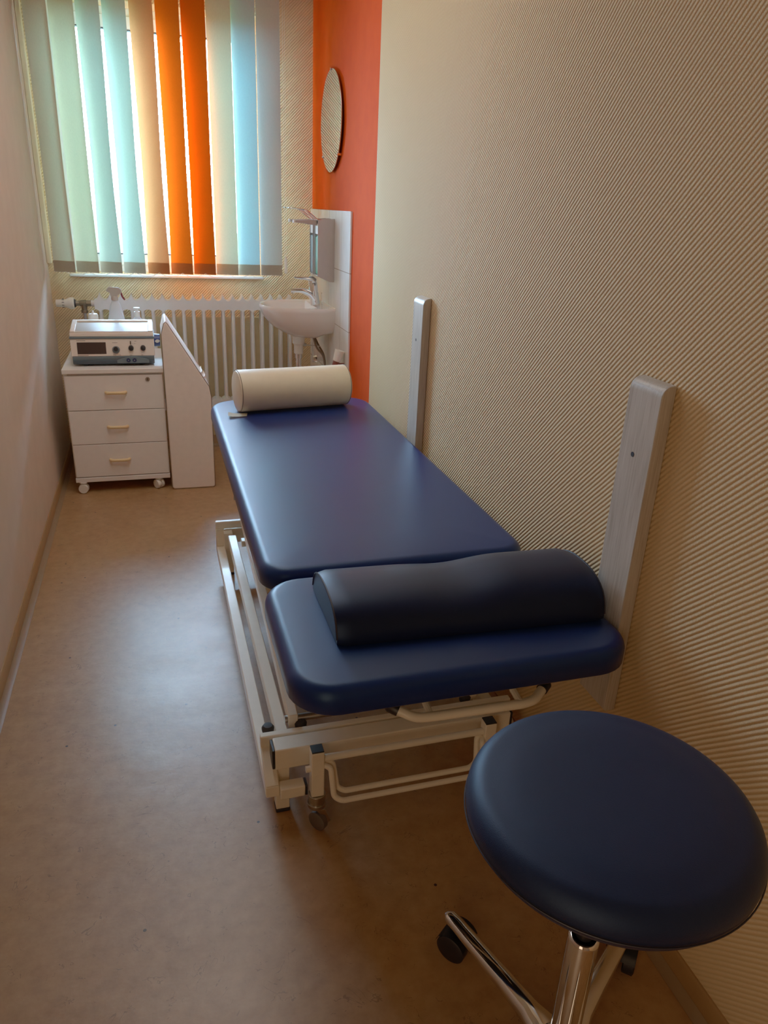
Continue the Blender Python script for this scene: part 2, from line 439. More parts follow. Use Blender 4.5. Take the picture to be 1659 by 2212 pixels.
# ------------------------------------------------------------------ vertical blind
bl = thing('vertical_blind', 'vertical blind with pale, peach and orange slats hanging in front of the window', 'blind', (.12, 4.66, 1.09))
slats = [  # centre x, top/mid/bottom turn in degrees, colour, twist
    (-.462, 24, 30, 24, 'slat_cream', 'hem'), (-.340, 16, 24, 20, 'slat_light', 'hem'),
    (-.215, 24, 36, 22, 'slat_mint', 'hem'), (-.088, 24, 36, 22, 'slat_mint', 'hem'),
    (.044, 24, 36, 22, 'slat_peach', 'hem_orange'), (.174, 22, 32, 20, 'slat_orange', 'hem_orange'),
    (.304, 16, 26, 18, 'slat_deep', 'hem_orange'), (.434, 8, 14, 12, 'slat_cream', 'hem'),
    (.562, 6, 8, 8, 'slat_blue', 'hem'), (.695, 3, 4, 4, 'slat_grey', 'hem')]
BZ0, BZ1, BY, SW = 1.094, 2.555, 4.655, .127
for i, (cx, a0, a1, a2, mt, hm) in enumerate(slats):
    def ang(z):
        t = (z-BZ0)/(2.30-BZ0)
        if t > .45: k = min(1, (t-.45)/.55); return math.radians(a1+(a0-a1)*(k*k*(3-2*k)))
        k = 1-t/.45; return math.radians(a1+(a2-a1)*(k*k*(3-2*k)))
    def slat_part(zs, off=0, wadd=0):
        bm = NB(); rows = []
        for z in zs:
            a = ang(z); row = []
            for k in range(7):
                s = (k/6-.5)*(SW+wadd); bow = .003*(1-(2*k/6-1)**2)
                row.append(bm.verts.new((cx+s*math.cos(a)-(bow+off)*math.sin(a), BY-s*math.sin(a)-(bow+off)*math.cos(a), z)))
            rows.append(row)
        for a_, b_ in zip(rows, rows[1:]): bridge(bm, a_, b_, False)
        return bm
    lab = {'slat_cream': 'cream slat', 'slat_mint': 'pale mint slat', 'slat_grey': 'pale grey slat', 'slat_light': 'cream slat', 'slat_blue': 'pale blue slat', 'slat_peach': 'peach slat', 'slat_orange': 'orange slat', 'slat_deep': 'deep orange slat'}[mt]
    so = obj('slat', slat_part([BZ0+(BZ1-BZ0)*k/30 for k in range(31)]), M[mt], bl, angle=180, label=lab)
    bm = slat_part([BZ0-.002, BZ0+.0585], .0025, .001)
    bmesh.ops.solidify(bm, geom=bm.faces[:], thickness=.0015)
    obj('weight_pocket', bm, M[hm], so, angle=30)
bm = NB(); box(bm, XL+.03, .80, BY-.02, BY+.02, BZ1, BZ1+.04); obj('head_rail', bm, M['pvc'], bl, bevel=.003)
# spacer chains between the slat feet, pull chain at the right
bm = NB()
for (a, b) in zip(slats, slats[1:]):
    for s in (-1, 1):
        pts = [(a[0]+(b[0]-a[0])*t, BY+s*.012, BZ0+.004-.022*4*t*(1-t)) for t in [k/10 for k in range(11)]]
        tube(bm, pts, .0009, 5)
obj('spacer_chain', bm, M['white_plastic'], bl)
bm = NB(); x0 = .775
for s in (0, .010):
    for k in range(330):
        z = 1.16+k*.0042
        c = (x0+s, BY-.004, z); r = .0016
        vs = [bm.verts.new((c[0]+d[0]*r, c[1]+d[1]*r, c[2]+d[2]*r)) for d in ((1, 0, 0), (0, 1, 0), (-1, 0, 0), (0, -1, 0), (0, 0, 1), (0, 0, -1))]
        for q in ((0, 1, 4), (1, 2, 4), (2, 3, 4), (3, 0, 4), (1, 0, 5), (2, 1, 5), (3, 2, 5), (0, 3, 5)): bm.faces.new([vs[w] for w in q])
obj('pull_chain', bm, M['white_plastic'], bl)
bm = NB(); lathe(bm, (x0+.006, BY-.004, 1.105), [(.004, 0), (.009, .004), (.009, .075), (.005, .088), (.003, .10)], 16, 1, .7)
obj('chain_weight', bm, M['white_plastic'], bl)

# ------------------------------------------------------------------ radiator
ra = thing('radiator', 'white ribbed column radiator mounted below the window', 'radiator', (.25, 4.68, 0))
RP, RX0, NSEC = .0580, -.297, 20
Y0, Y1 = 4.640, 4.722
def rad_section(k):
    xc = RX0+RP*k; bm = NB(); hw = RP/2
    top = []
    for j in range(13):
        t = -1+2*j/12; top.append((xc+hw*t, .942+.036*(1-abs(t))**2.5))
    bot = []
    for j in range(13):
        t = 1-2*j/12; bot.append((xc+hw*t, .866+.026*math.sqrt(max(0, 1-(1-abs(t))**2))))
    prism(bm, top+bot, 'y', Y0, Y1)
    low = [(xc-hw, .285), (xc+hw, .285), (xc+hw, .335)]
    for j in range(7):
        t = 1-2*j/6; low.append((xc+hw*t*.9, .340+.016*(1-abs(t))))
    low.append((xc-hw, .335)); prism(bm, low, 'y', Y0, Y1)
    for yy in (Y0+.016, Y1-.016):
        tube(bm, [(xc, yy, .33), (xc, yy, .885)], .0105, 12, sx=1.0, sy=1.15)
    return bm
for k in range(NSEC):
    obj('radiator_section', rad_section(k), M['white'], ra, angle=70)
bm = NB(); cyl(bm, (-.345, 4.68, .920), (-.325, 4.68, .920), .018, seg=24); cyl(bm, (-.3265, 4.68, .920), (-.325, 4.68, .92), .03, .034, 24)
obj('end_bushing', bm, M['white'], ra)
vb = NB(); cyl(vb, (-.428, 4.68, .920), (-.408, 4.68, .920), .016, .013, 20); cyl(vb, (-.408, 4.68, .92), (-.372, 4.68, .92), .017, .02, 20)
cyl(vb, (-.372, 4.68, .920), (-.345, 4.68, .920), .018, seg=6); cyl(vb, (-.385, 4.68, .925), (-.385, 4.68, .880), .019, .015, 20); cyl(vb, (-.385, 4.68, .882), (-.385, 4.68, .866), .019, seg=6)
vo = obj('valve', vb, M['brass'], ra, bevel=.0015, label='aged brass radiator valve')
bm = NB(); tube(bm, [(-.533, 4.68, .920), (-.531, 4.68, .920), (-.480, 4.68, .920), (-.462, 4.68, .920), (-.458, 4.68, .920), (-.440, 4.68, .920), (-.436, 4.68, .92)], [.018, .020, .023, .031, .033, .033, .030], 28)
th_ = obj('thermostat_knob', bm, M['white_plastic'], vo)
bm = NB(); cyl(bm, (-.436, 4.68, .92), (-.427, 4.68, .92), .024, .02, 24); obj('collar', bm, M['black'], vo)
bm = NB()
for k in range(9):
    a = 2*PI*k/9; box(bm, -.50, -.488, 4.68+.0235*math.cos(a)-.0015, 4.68+.0235*math.cos(a)+.0015, .92+.0235*math.sin(a)-.0015, .92+.0235*math.sin(a)+.0015)
obj('knob_slot', bm, M['black'], vo, smooth=False)
bm = NB(); tube(bm, [(-.385, 4.68, .87), (-.385, 4.68, .0)], .0085, 14); obj('supply_pipe', bm, M['brushed'], ra)
bm = NB(); tube(bm, smooth_path([(-.325, 4.68, .31), (-.47, 4.68, .31), (-.47, 4.68, 0)], 6, .2), .0085, 14); cyl(bm, (-.42, 4.68, .31), (-.35, 4.68, .31), .015, seg=6); obj('return_pipe', bm, M['white'], ra)
bm = NB()
for x in (-.21, .66): box(bm, x-.012, x+.012, Y1, YF-.001, .855, .895); box(bm, x-.012, x+.012, Y1, YF-.001, .30, .33)
islands('wall_bracket', bm, M['white'], ra, smooth=False)

# ------------------------------------------------------------------ drawer cabinet
ct = thing('drawer_cabinet', 'white rolling cabinet with three drawers standing in the left far corner', 'cabinet', (-.222, 4.30, 0))
X0, X1, CY0, CY1 = -.470, .018, 4.030, 4.600
bm = NB(); box(bm, X0, X0+.018, CY0+.018, CY1, .088, .650); box(bm, X1-.018, X1, CY0+.018, CY1, .088, .650); box(bm, X0+.018, X1-.018, CY1-.012, CY1, .088, .650)
box(bm, X0+.018, X1-.018, CY0+.03, CY0+.034, .09, .649)
obj('carcass', bm, M['white_lam'], ct, bevel=.001)
bm = NB(); box(bm, X0-.004, X1+.004, CY0-.006, CY1+.004, .650, .673); obj('cabinet_top', bm, M['white_lam'], ct, bevel=.0025)
bm = NB(); box(bm, X0, X1, CY0-.002, CY1, .062, .086); obj('base_board', bm, M['white_lam'], ct, bevel=.0015)
edges = [.092, .274, .458, .642]
for i in range(3):
    z0, z1 = edges[i], edges[i+1]-.004
    bm = NB(); box(bm, X0+.006, X1-.004, CY0, CY0+.018, z0, z1); d = obj('drawer', bm, M['white_lam'], ct, bevel=.0012)
    hx = (X0+X1)/2-.003+.006*(i-1); hz = (z0+z1)/2+.002
    bm = NB(); tube(bm, smooth_path([(hx-.050, CY0-.001, hz), (hx-.040, CY0-.018, hz), (hx+.040, CY0-.018, hz), (hx+.050, CY0-.001, hz)], 5, .4), .0072, 12, sx=1, sy=1.15)
    obj('handle', bm, M['handle'], d, label='pale yellow bow handle')
    if i == 2:
        bm = NB(); cyl(bm, (X1-.078, CY0+.001, z1-.022), (X1-.078, CY0-.004, z1-.022), .0115, .0105, 24); lk = obj('lock', bm, M['dull_metal'], d)
        bm = NB(); box(bm, X1-.0795, X1-.0765, CY0-.0046, CY0-.0039, z1-.028, z1-.016); obj('keyhole', bm, M['black'], d)
def cab_caster(x, y, a):
    bm = NB()
    dx, dy = math.cos(a), math.sin(a); n = Vector((dx, dy, 0)); c = Vector((x, y, .026))
    for s in (-1, 1): cyl(bm, c+n*(s*.006), c+n*(s*.020), .0255, .024, 28)
    o = obj('caster', bm, M['white_plastic'], ct, angle=50)
    bm = NB(); cyl(bm, c-n*.006, c+n*.006, .016, seg=16); cyl(bm, (x, y, .03), (x, y, .0615), .010, seg=14); cyl(bm, (x, y, .056), (x, y, .0618), .02, seg=20)
    obj('caster_stem', bm, M['white_plastic'], o)
cab_caster(X0+.035, CY0+.012, 1.45); cab_caster(X1-.062, CY0+.02, .6); cab_caster(X0+.04, CY1-.05, 1.2); cab_caster(X1-.05, CY1-.05, .3)

# ------------------------------------------------------------------ electrotherapy device
dv = thing('therapy_device', 'cream electrotherapy unit with dark display and black knobs on the white cabinet', 'medical device', (-.222, 4.2, .6735))
DX0, DX1, DY0, DY1 = -.425, -.014, 4.092, 4.340
DB = .684
def face_y(z): return DY0+.030*(z-DB)/.15            # the front leans back a little
bm = NB()
prism(bm, [(face_y(.725), .725), (face_y(.812), .812), (DY1, .812), (DY1, .725)], 'x', DX0, DX1)
body = obj('housing', bm, M['dev_body'], dv, bevel=.003)
bm = NB(); prism(bm, [(DY0+.012, DB), (face_y(.725)-.002, .7245), (DY1, .7245), (DY1, DB)], 'x', DX0+.004, DX1-.004); obj('base_band', bm, M['dev_grey'], dv, bevel=.003)
bm = NB(); prism(bm, [(DY0+.014, DB-.001), (face_y(.700)-.004, .703), (DY1-.01, .703), (DY1-.01, DB-.001)], 'x', DX0+.006, DX1-.006); obj('lower_band', bm, M['dev_dark'], dv, bevel=.002)
# swelling around the two sockets
bm = NB(); pts = []
for k in range(21):
    t = k/20; x = -.205+.16*t; pts.append((x, .7035+.017*max(0, math.sin(PI*t))**.7))
prism(bm, pts+[(-.045, .690), (-.205, .690)], 'y', DY0-.003, DY0+.02); sw = obj('socket_panel', bm, M['dev_grey'], dv, bevel=.001)
bm = NB()
for x in (-.148, -.118): cyl(bm, (x, DY0-.007, .705), (x, DY0-.002, .705), .0105, seg=24)
islands('socket', bm, M['socket'], sw)
bm = NB()
for x in (-.148, -.118): cyl(bm, (x, DY0-.0078, .705), (x, DY0-.0068, .705), .0025, seg=10)
islands('socket_pin', bm, M['brushed'], sw)
bm = NB()
for x in (-.36, -.08):
    for y in (DY0+.04, DY1-.04): cyl(bm, (x, y, .6738), (x, y, DB), .012, seg=16)
islands('rubber_foot', bm, M['rubber'], dv)
bm = NB(); box(bm, DX0-.003, DX1+.003, face_y(.81)-.004, DY1+.002, .812, .8225); obj('stripe', bm, M['dev_grey'], dv, bevel=.002)
# lid with a raised rim and a sunken tray
bm = NB(); y0 = face_y(.82)-.001
prism(bm, [(y0, .8225), (y0+.004, .842), (DY1-.002, .872), (DY1, .8225)], 'x', DX0, DX1); obj('lid', bm, M['dev_body'], dv, bevel=.003)
def lz(y): return .842+(y-y0-.004)/(DY1-.006-y0)*.030
bm = NB()
def sbox(bm, x0, x1, ya, yb, h):
    vs = [bm.verts.new((x, y, lz(y)+dz)) for x in (x0, x1) for y in (ya, yb) for dz in (-.001, h)]
    for f in ((0, 1, 3, 2), (4, 6, 7, 5), (0, 4, 5, 1), (2, 3, 7, 6), (0, 2, 6, 4), (1, 5, 7, 3)): bm.faces.new([vs[i] for i in f])
sbox(bm, DX0+.002, DX0+.026, y0+.006, DY1-.006, .008); sbox(bm, DX1-.026, DX1-.002, y0+.006, DY1-.006, .008)
sbox(bm, DX0+.026, DX1-.026, DY1-.03, DY1-.006, .008); sbox(bm, DX0+.026, DX1-.026, y0+.006, y0+.014, .006)
obj('tray_rim', bm, M['dev_body'], dv, bevel=.003)
bm = NB(); sbox(bm, DX0+.0265, DX1-.0265, y0+.0145, DY1-.0305, .0012); obj('tray_mat', bm, M['spray_head'], dv, smooth=False)
def on_face(x, z, out=0): return (x, face_y(z)-out, z)
bm = NB(); prism(bm, [(face_y(.737)-.0015, .737), (face_y(.795)-.0015, .795), (face_y(.795)+.002, .795), (face_y(.737)+.002, .737)], 'x', -.394, -.254); obj('display', bm, M['screen'], dv, smooth=False)
bm = NB(); 
for (x0, x1, z) in ((-.396, -.352, .8030), (-.394, -.342, .7305)): prism(bm, [(face_y(z)-.0006, z-.0012), (face_y(z)-.0006, z+.0012), (face_y(z)+.001, z+.0012), (face_y(z)+.001, z-.0012)], 'x', x0, x1)
for (x0, x1, z) in ((-.222, -.196, .792), (-.222, -.206, .7305), (-.203, -.200, .7305), (-.197, -.184, .7305), (-.140, -.128, .7295), (-.083, -.073, .7295), (-.112, -.102, .799), (-.114, -.108, .787), (-.122, -.119, .787)):
    prism(bm, [(face_y(z)-.0006, z-.0010), (face_y(z)-.0006, z+.0010), (face_y(z)+.001, z+.0010), (face_y(z)+.001, z-.0010)], 'x', x0, x1)
islands('front_marking', bm, M['ink'], dv, smooth=False)
bm = NB(); prism(bm, [(face_y(.785)-.001, .782), (face_y(.785)-.001, .800), (face_y(.785)+.001, .800), (face_y(.785)+.001, .782)], 'x', -.1345, -.1285); obj('indicator_scale', bm, M['brass'], dv, smooth=False)
bm = NB(); cyl(bm, on_face(-.206, .757), on_face(-.206, .755, .012), .0195, .0165, 28); rk = obj('selector_knob', bm, M['dev_grey'], dv)
bm = NB(); cyl(bm, on_face(-.206, .762, .010), on_face(-.206, .764, .019), .0125, .0105, 24); obj('selector_cap', bm, M['black'], rk)
for x in (-.131, -.071):
    bm = NB(); lathe(bm, (x, 0, 0), [(.0135, 0), (.0135, .008), (.011, .016), (.004, .019), (0, .0195)], 24, 1, 1.1)
    bmesh.ops.rotate(bm, verts=bm.verts, matrix=Matrix.Rotation(PI/2, 3, 'X')); bmesh.ops.translate(bm, verts=bm.verts, vec=(0, face_y(.765)+.001, .765))
    k = obj('control_knob', bm, M['black'], dv)
# blue applicator clipped on its right side
bm = NB(); cyl(bm, (-.0135, 4.20, .790), (.018, 4.20, .790), .034, .032, 28); ap = obj('side_holder', bm, M['blue'], dv, bevel=.002, label='round blue holder')
bm = NB(); prism(bm, [(-.009, .790), (-.002, .797), (.006, .799), (.013, .796), (.017, .790), (.010, .783), (.002, .781), (-.005, .784)], 'y', 4.164, 4.1675); obj('holder_badge', bm, M['white_plastic'], ap, smooth=False)

# ------------------------------------------------------------------ bottles behind the device (standing on the cabinet)
def bottle(name, label, cat, x, y): return thing(name, label, cat, (x, y, .6733))
sp_ = bottle('spray_bottle', 'milky plastic spray bottle with a greige trigger head behind the therapy unit', 'bottle', -.205, 4.46)
bm = NB(); lathe(bm, (-.205, 4.46, .6733), [(.040, 0), (.046, .004), (.049, .10), (.0495, .175), (.040, .205), (.034, .235), (.026, .27), (.017, .285), (.015, .290)], 32, 1, .72); obj('bottle_body', bm, M['spray'], sp_)
bm = NB(); zt = .9633
lathe(bm, (-.205, 4.46, zt), [(.018, 0), (.019, .012), (.016, .026)], 20)
prism(bm, [(-.222, zt+.022), (-.228, zt+.042), (-.246, zt+.050), (-.246, zt+.056), (-.232, zt+.072), (-.178, zt+.069), (-.166, zt+.058), (-.168, zt+.040), (-.184, zt+.030), (-.190, zt+.022)], 'y', 4.445, 4.475); obj('spray_head', bm, M['spray_head'], sp_, bevel=.004)
bm = NB(); tube(bm, smooth_path([(-.170, 4.46, zt+.044), (-.164, 4.46, zt+.020), (-.152, 4.46, zt+.004)], 5, .4), .0032, 10, sx=1.0, sy=1.6); obj('trigger', bm, M['red'], sp_)
jr = bottle('lidded_jar', 'squat white lidded jar with a small nipple top left of the spray bottle', 'jar', -.325, 4.45)
bm = NB(); lathe(bm, (-.325, 4.45, .6733), [(.030, 0), (.034, .004), (.034, .170), (.028, .180), (.0255, .183)], 28); obj('jar_body', bm, M['white_plastic'], jr)
bm = NB(); lathe(bm, (-.325, 4.45, .6733), [(.0265, .1835), (.0265, .212), (.022, .220), (.006, .224), (.006, .232), (.003, .238), (0, .2385)], 28); obj('lid', bm, M['white_plastic'], jr)
pb = bottle('pump_bottle', 'small white bottle with a flat cap right of the spray bottle', 'bottle', -.094, 4.45)
bm = NB(); lathe(bm, (-.094, 4.45, .6733), [(.034, 0), (.037, .004), (.037, .165), (.030, .186), (.016, .200), (.013, .204)], 28); obj('bottle_body', bm, M['spray'], pb)
bm = NB(); lathe(bm, (-.094, 4.45, .6733), [(.0145, .2045), (.0165, .208), (.0165, .232), (.010, .236), (.010, .246), (.017, .248), (.017, .254), (.005, .256)], 24); obj('pump_cap', bm, M['white_plastic'], pb)

# ------------------------------------------------------------------ wedge cushion standing beside the cabinet
wd = thing('wedge_cushion', 'tall pale vinyl wedge cushion standing on end between cabinet and treatment table', 'cushion', (.14, 4.2, 0))
poly = [(.036, .002), (.250, .002), (.259, .010), (.261, .52), (.252, .575), (.058, .905), (.050, .914), (.040, .905), (.024, .850), (.026, .014)]
bm = NB(); prism(bm, poly, 'y', 4.000, 4.330)
obj('cushion_cover', bm, M['board_vinyl'], wd, bevel=.009)
def poly_line(y, inset=0): return [(p[0], y, p[1]) for p in poly]
bm = NB(); tube(bm, poly_line(4.0035), .0022, 6, True); obj('piping', bm, M['seam'], wd)
bm = NB(); tube(bm, [(.215, 4.03, .647), (.224, 4.12, .632), (.222, 4.20, .636), (.230, 4.31, .622)], [.002, .0055, .0045, .002], 8); tube(bm, [(.232, 4.06, .617), (.240, 4.17, .603), (.243, 4.30, .598)], [.002, .005, .002], 8)
obj('crease', bm, M['board_vinyl'], wd)

# ------------------------------------------------------------------ washbasin
wb = thing('washbasin', 'small white wall washbasin with chrome mixer tap on the tiled wall', 'washbasin', (.80, 4.29, .8))
WXW = XR-.0100; RZ = .972
def dshape(xt, yh, yc=4.290, back=WXW, n=28, e=2.3):
    """outline bulging from the wall towards -x"""
    out = [(back, yc-yh*.90)]
    for k in range(n+1):
        t = -PI/2+PI*k/n
        c, s = math.cos(t), math.sin(t)
        x = back-.085-(back-.085-xt)*abs(c)**(2/e); y = yc+yh*math.copysign(abs(s)**(2/e), s)
        out.append((x, y))
    out.append((back, yc+yh*.90)); return out
bm = NB()
levels = [(.800, .075, .790), (.745, .120, .800), (.690, .165, .822), (.630, .200, .860), (.590, .218, .905), (.572, .225, .945), (.567, .228, .962), (.572, .225, RZ)]
rr = []
for xt, yh, z in levels: rr.append(ring(bm, [(p[0], p[1], z if p[0] < WXW-.001 or z > .83 else .83) for p in dshape(xt, yh)]))
# inner bowl (kept clear of the tap shelf)
inner = [(.592, .200, RZ-.001), (.604, .188, .955), (.640, .160, .905), (.700, .110, .860), (.745, .050, .845)]
def bowl(xt, yh): return [(p[0], p[1]) for p in dshape(xt, yh, back=.862-(xt-.592)*.25)]
for xt, yh, z in inner:
    rr.append(ring(bm, [(p[0], p[1], z) for p in bowl(xt, yh)]))
for a, b in zip(rr, rr[1:]): bridge(bm, a, b)
bm.faces.new(rr[0][::-1]); bm.faces.new(rr[-1])
bs = obj('basin', bm, M['ceramic'], wb, angle=60)
bm = NB(); lathe(bm, (.79, 4.29, .70), [(.022, -.01), (.026, -.006), (.027, .04), (.030, .045), (.034, .050), (.036, .092)], 28); obj('drain_trap', bm, M['white_plastic'], wb)
bm = NB(); cyl(bm, (.79, 4.29, .46), (.79, 4.29, .69), .016, seg=24); cyl(bm, (.79, 4.29, .665), (.79, 4.29, .691), .0215, seg=24); tube(bm, smooth_path([(.79, 4.29, .47), (.79, 4.29, .42), (.86, 4.29, .42), (.87, 4.29, .50), (WXW, 4.29, .50)], 6, .45), .0155, 16)
obj('waste_pipe', bm, M['chrome'], wb)
bm = NB()
tube(bm, smooth_path([(.87, 4.27, .80), (.885, 4.24, .73), (.925, 4.22, .69), (.935, 4.21, .60)], 8, .45), .0062, 10)
tube(bm, smooth_path([(.88, 4.31, .80), (.905, 4.29, .74), (.932, 4.24, .69), (.938, 4.225, .60)], 8, .45), .0062, 10)
obj('supply_hose', bm, M['hose'], wb)
bm = NB(); cyl(bm, (WXW, 4.215, .585), (.925, 4.215, .585), .012, seg=16); cyl(bm, (.938, 4.215, .575), (.938, 4.215, .61), .010, seg=16); cyl(bm, (WXW, 4.38, .64), (.915, 4.38, .64), .013, seg=16)
cyl(bm, (.915, 4.38, .64), (.895, 4.38, .64), .022, .018, 8); islands('angle_valve', bm, M['chrome'], wb)
bm = NB(); tube(bm, [(.815, 4.29, .742), (.912, 4.27, .735)], .0028, 8); cyl(bm, (.815, 4.29, .742), (.835, 4.286, .741), .009, seg=12); tube(bm, [(.872, 4.30, .80), (.874, 4.28, .64)], .0028, 8); obj('pop_up_linkage', bm, M['dull_metal'], wb)
# mixer tap
TX, TY = .882, 4.262
bm = NB()
cyl(bm, (TX, TY, RZ-.003), (TX, TY, RZ+.006), .0265, seg=28)
tube(bm, [(TX, TY, RZ+.004), (TX-.004, TY, RZ+.03), (TX-.010, TY, RZ+.075), (TX-.016, TY, RZ+.112), (TX-.018, TY, RZ+.122)], [.028, .027, .026, .026, .022], 28)
tp = obj('tap', bm, M['chrome'], wb, angle=60)
sp = smooth_path([(TX-.004, TY, RZ+.028), (TX-.030, TY, RZ+.060), (TX-.075, TY, RZ+.078), (TX-.142, TY, RZ+.077)], 6, .4)
bm = NB(); tube(bm, sp, [.0255-.0095*(k/(len(sp)-1))**1.3 for k in range(len(sp))], 20, sx=1.15, sy=.8)
cyl(bm, (TX-.128, TY, RZ+.074), (TX-.130, TY, RZ+.060), .0095, seg=16); obj('spout', bm, M['chrome'], tp, angle=60)
bm = NB(); tube(bm, [(TX-.008, TY, RZ+.128), (TX-.02, TY, RZ+.139), (TX-.045, TY, RZ+.1425), (TX-.085, TY, RZ+.144), (TX-.120, TY, RZ+.147)], [.022, .021, .014, .011, .0075], 18, sx=1.5, sy=.8)
lathe(bm, (TX-.018, TY, RZ+.120), [(.0235, 0), (.0245, .008), (.021, .020), (.008, .027), (0, .028)], 24); obj('lever', bm, M['chrome'], tp, angle=60)
bm = NB(); cyl(bm, (.918, TY-.01, RZ), (.918, TY-.01, RZ+.062), .0022, seg=10); cyl(bm, (.918, TY-.01, RZ+.060), (.918, TY-.01, RZ+.070), .0045, seg=12); obj('waste_lift_rod', bm, M['chrome'], tp)

# cup on the wall under the basin
cu = thing('wall_cup', 'small white cup with reddish brown holder hanging under the washbasin', 'cup', (.93, 3.86, .72))
bm = NB(); lathe(bm, (0, 0, 0), [(.019, 0), (.021, .002), (.027, .060), (.0255, .061), (.018, .004), (0, .003)], 24)
R_ = Matrix.Rotation(math.radians(18), 3, 'Y')
bmesh.ops.rotate(bm, verts=bm.verts, matrix=R_); bmesh.ops.translate(bm, verts=bm.verts, vec=(.915, 3.86, .728)); obj('cup_body', bm, M['white_plastic'], cu)
bm = NB(); lathe(bm, (0, 0, 0), [(.012, -.030), (.016, -.026), (.018, -.0005), (.010, 0)], 20)
bmesh.ops.rotate(bm, verts=bm.verts, matrix=R_); bmesh.ops.translate(bm, verts=bm.verts, vec=(.915, 3.86, .728)); cyl(bm, (.912, 3.86, .712), (WXW, 3.86, .712), .006, seg=10); obj('cup_holder', bm, M['brown'], cu)

# ------------------------------------------------------------------ two lever dispensers
def dispenser(y0, label, bot):
    t = thing('soap_dispenser', label, 'dispenser', (.92, y0+.045, 1.1), 'steel elbow-lever dispensers over the washbasin')
    xf, w = .866, .088
    bm = NB()
    for ya, yb in ((y0, y0+.003), (y0+w-.003, y0+w)):
        prism(bm, [(xf, 1.140), (xf, 1.424), (WXW-.001, 1.432), (WXW-.001, 1.108), (WXW-.025, 1.108)], 'y', ya, yb)
    box(bm, WXW-.004, WXW-.001, y0+.003, y0+w-.003, 1.108, 1.432); box(bm, xf, WXW-.004, y0+.003, y0+w-.003, 1.421, 1.425); box(bm, xf, WXW-.02, y0+.003, y0+w-.003, 1.139, 1.142)
    obj('housing', bm, M['cab_steel'], t, smooth=False, bevel=.0008)
    bm = NB(); box(bm, xf+.003, WXW-.012, y0+.010, y0+w-.010, 1.1425, 1.345); b = obj('bottle', bm, bot, t, bevel=.008)
    bm = NB(); box(bm, xf+.002, xf+.05, y0+.012, y0+w-.012, 1.352, 1.405); obj('pump_head', bm, M['white_plastic'], t, bevel=.003)
    bm = NB(); prism(bm, [(xf+.0, 1.395), (xf-.112, 1.407), (xf-.120, 1.413), (xf-.112, 1.419), (xf, 1.4235)], 'y', y0+.026, y0+.060); obj('spout', bm, M['cab_steel'], t, bevel=.002)
    bm = NB(); box(bm, xf-.126, xf-.116, y0+.030, y0+.056, 1.404, 1.421); obj('spout_tip', bm, M['white_plastic'], t, bevel=.003)
    bm = NB(); za = 1.424
    tube(bm, smooth_path([(xf+.02, y0+.006, za), (xf-.002, y0+.006, za+.002), (xf-.062, y0+.008, za+.049), (xf-.150, y0+.012, za+.054), (xf-.152, y0+w-.012, za+.054), (xf-.062, y0+w-.008, za+.049), (xf-.002, y0+w-.006, za+.002), (xf+.02, y0+w-.006, za)], 5, .22), .0034, 10)
    obj('elbow_lever', bm, M['chrome'], t)
    return t
dispenser(4.128, 'steel elbow-lever dispenser with green bottle, nearer one above the washbasin', M['green'])
dispenser(4.262, 'steel elbow-lever dispenser with grey bottle, farther one close to the window', M['bluegrey'])

# ------------------------------------------------------------------ round mirror
mi = thing('round_mirror', 'round frameless mirror hanging on the orange wall', 'mirror', (XR-.01, 4.245, 1.90))
bm = NB(); cyl(bm, (XR-.020, 4.222, 1.900), (XR-.015, 4.222, 1.900), .2395, seg=96); g = obj('mirror_disc', bm, [M['mirror'], M['dull_metal']], mi, angle=40, bevel=.0012)
bm = NB(); cyl(bm, (XR-.015, 4.222, 1.900), (XR-.0005, 4.222, 1.900), .19, seg=64); obj('backing', bm, M['black'], mi, angle=40)
for a in (90, 222, 318):
    y = 4.222+.238*math.cos(math.radians(a)); z = 1.90+.238*math.sin(math.radians(a))
    bm = NB(); cyl(bm, (XR-.024, y, z), (XR-.0005, y, z), .007, seg=16); obj('clip', bm, M['chrome'], mi)

# ------------------------------------------------------------------ two wooden wall buffers
def wall_post(y0, label):
    t = thing('wall_buffer_post', label, 'wall post', (XR-.025, y0+.046, .43), 'varnished wooden buffer posts on the ribbed wall')
    x0 = .937; pr = [(XR-.0015, .432), (x0+.006, .432), (x0, .438), (x0, 1.176)]
    for k in range(1, 9):
        a = PI-PI/2*k/8; pr.append((x0+.022+.022*math.cos(a), 1.176+.024*math.sin(a)))
    pr.append((XR-.0015, 1.2015))
    bm = NB(); prism(bm, pr, 'y', y0, y0+.108); obj('board', bm, M['post'], t, angle=30, bevel=.002)
    yy = y0+.060
    bm = NB(); cyl(bm, (x0-.0006, yy, 1.044), (x0+.004, yy, 1.044), .0055, seg=16); obj('screw_hole', bm, M['black'], t)
wall_post(1.197, 'grey wooden buffer post beside the head end of the treatment table')
wall_post(2.600, 'grey wooden buffer post farther back beside the orange wall section')

# ------------------------------------------------------------------ treatment table
tt = thing('treatment_table', 'navy padded treatment table on a cream steel lifting frame', 'treatment table', (.55, 2.2, 0))
bm = NB(); cushion(bm, .203, .922, 1.592, 3.325, .612, .672, .075, .028, .004, .125); mp = obj('main_cushion', bm, M['navy'], tt, angle=60)
bm = NB(); cushion(bm, .193, .932, 1.098, 1.572, .612, .672, .092, .028, .004); hp = obj('head_cushion', bm, M['navy'], tt, angle=60)
bm = NB(); box(bm, .235, .885, 1.635, 3.28, .600, .6118); obj('base_panel', bm, M['black'], mp, smooth=False)
bm = NB(); box(bm, .235, .885, 1.135, 1.53, .600, .6118); obj('base_panel', bm, M['black'], hp, smooth=False)
def rhs(bm, x0, x1, y0, y1, z0, z1): box(bm, x0, x1, y0, y1, z0, z1)
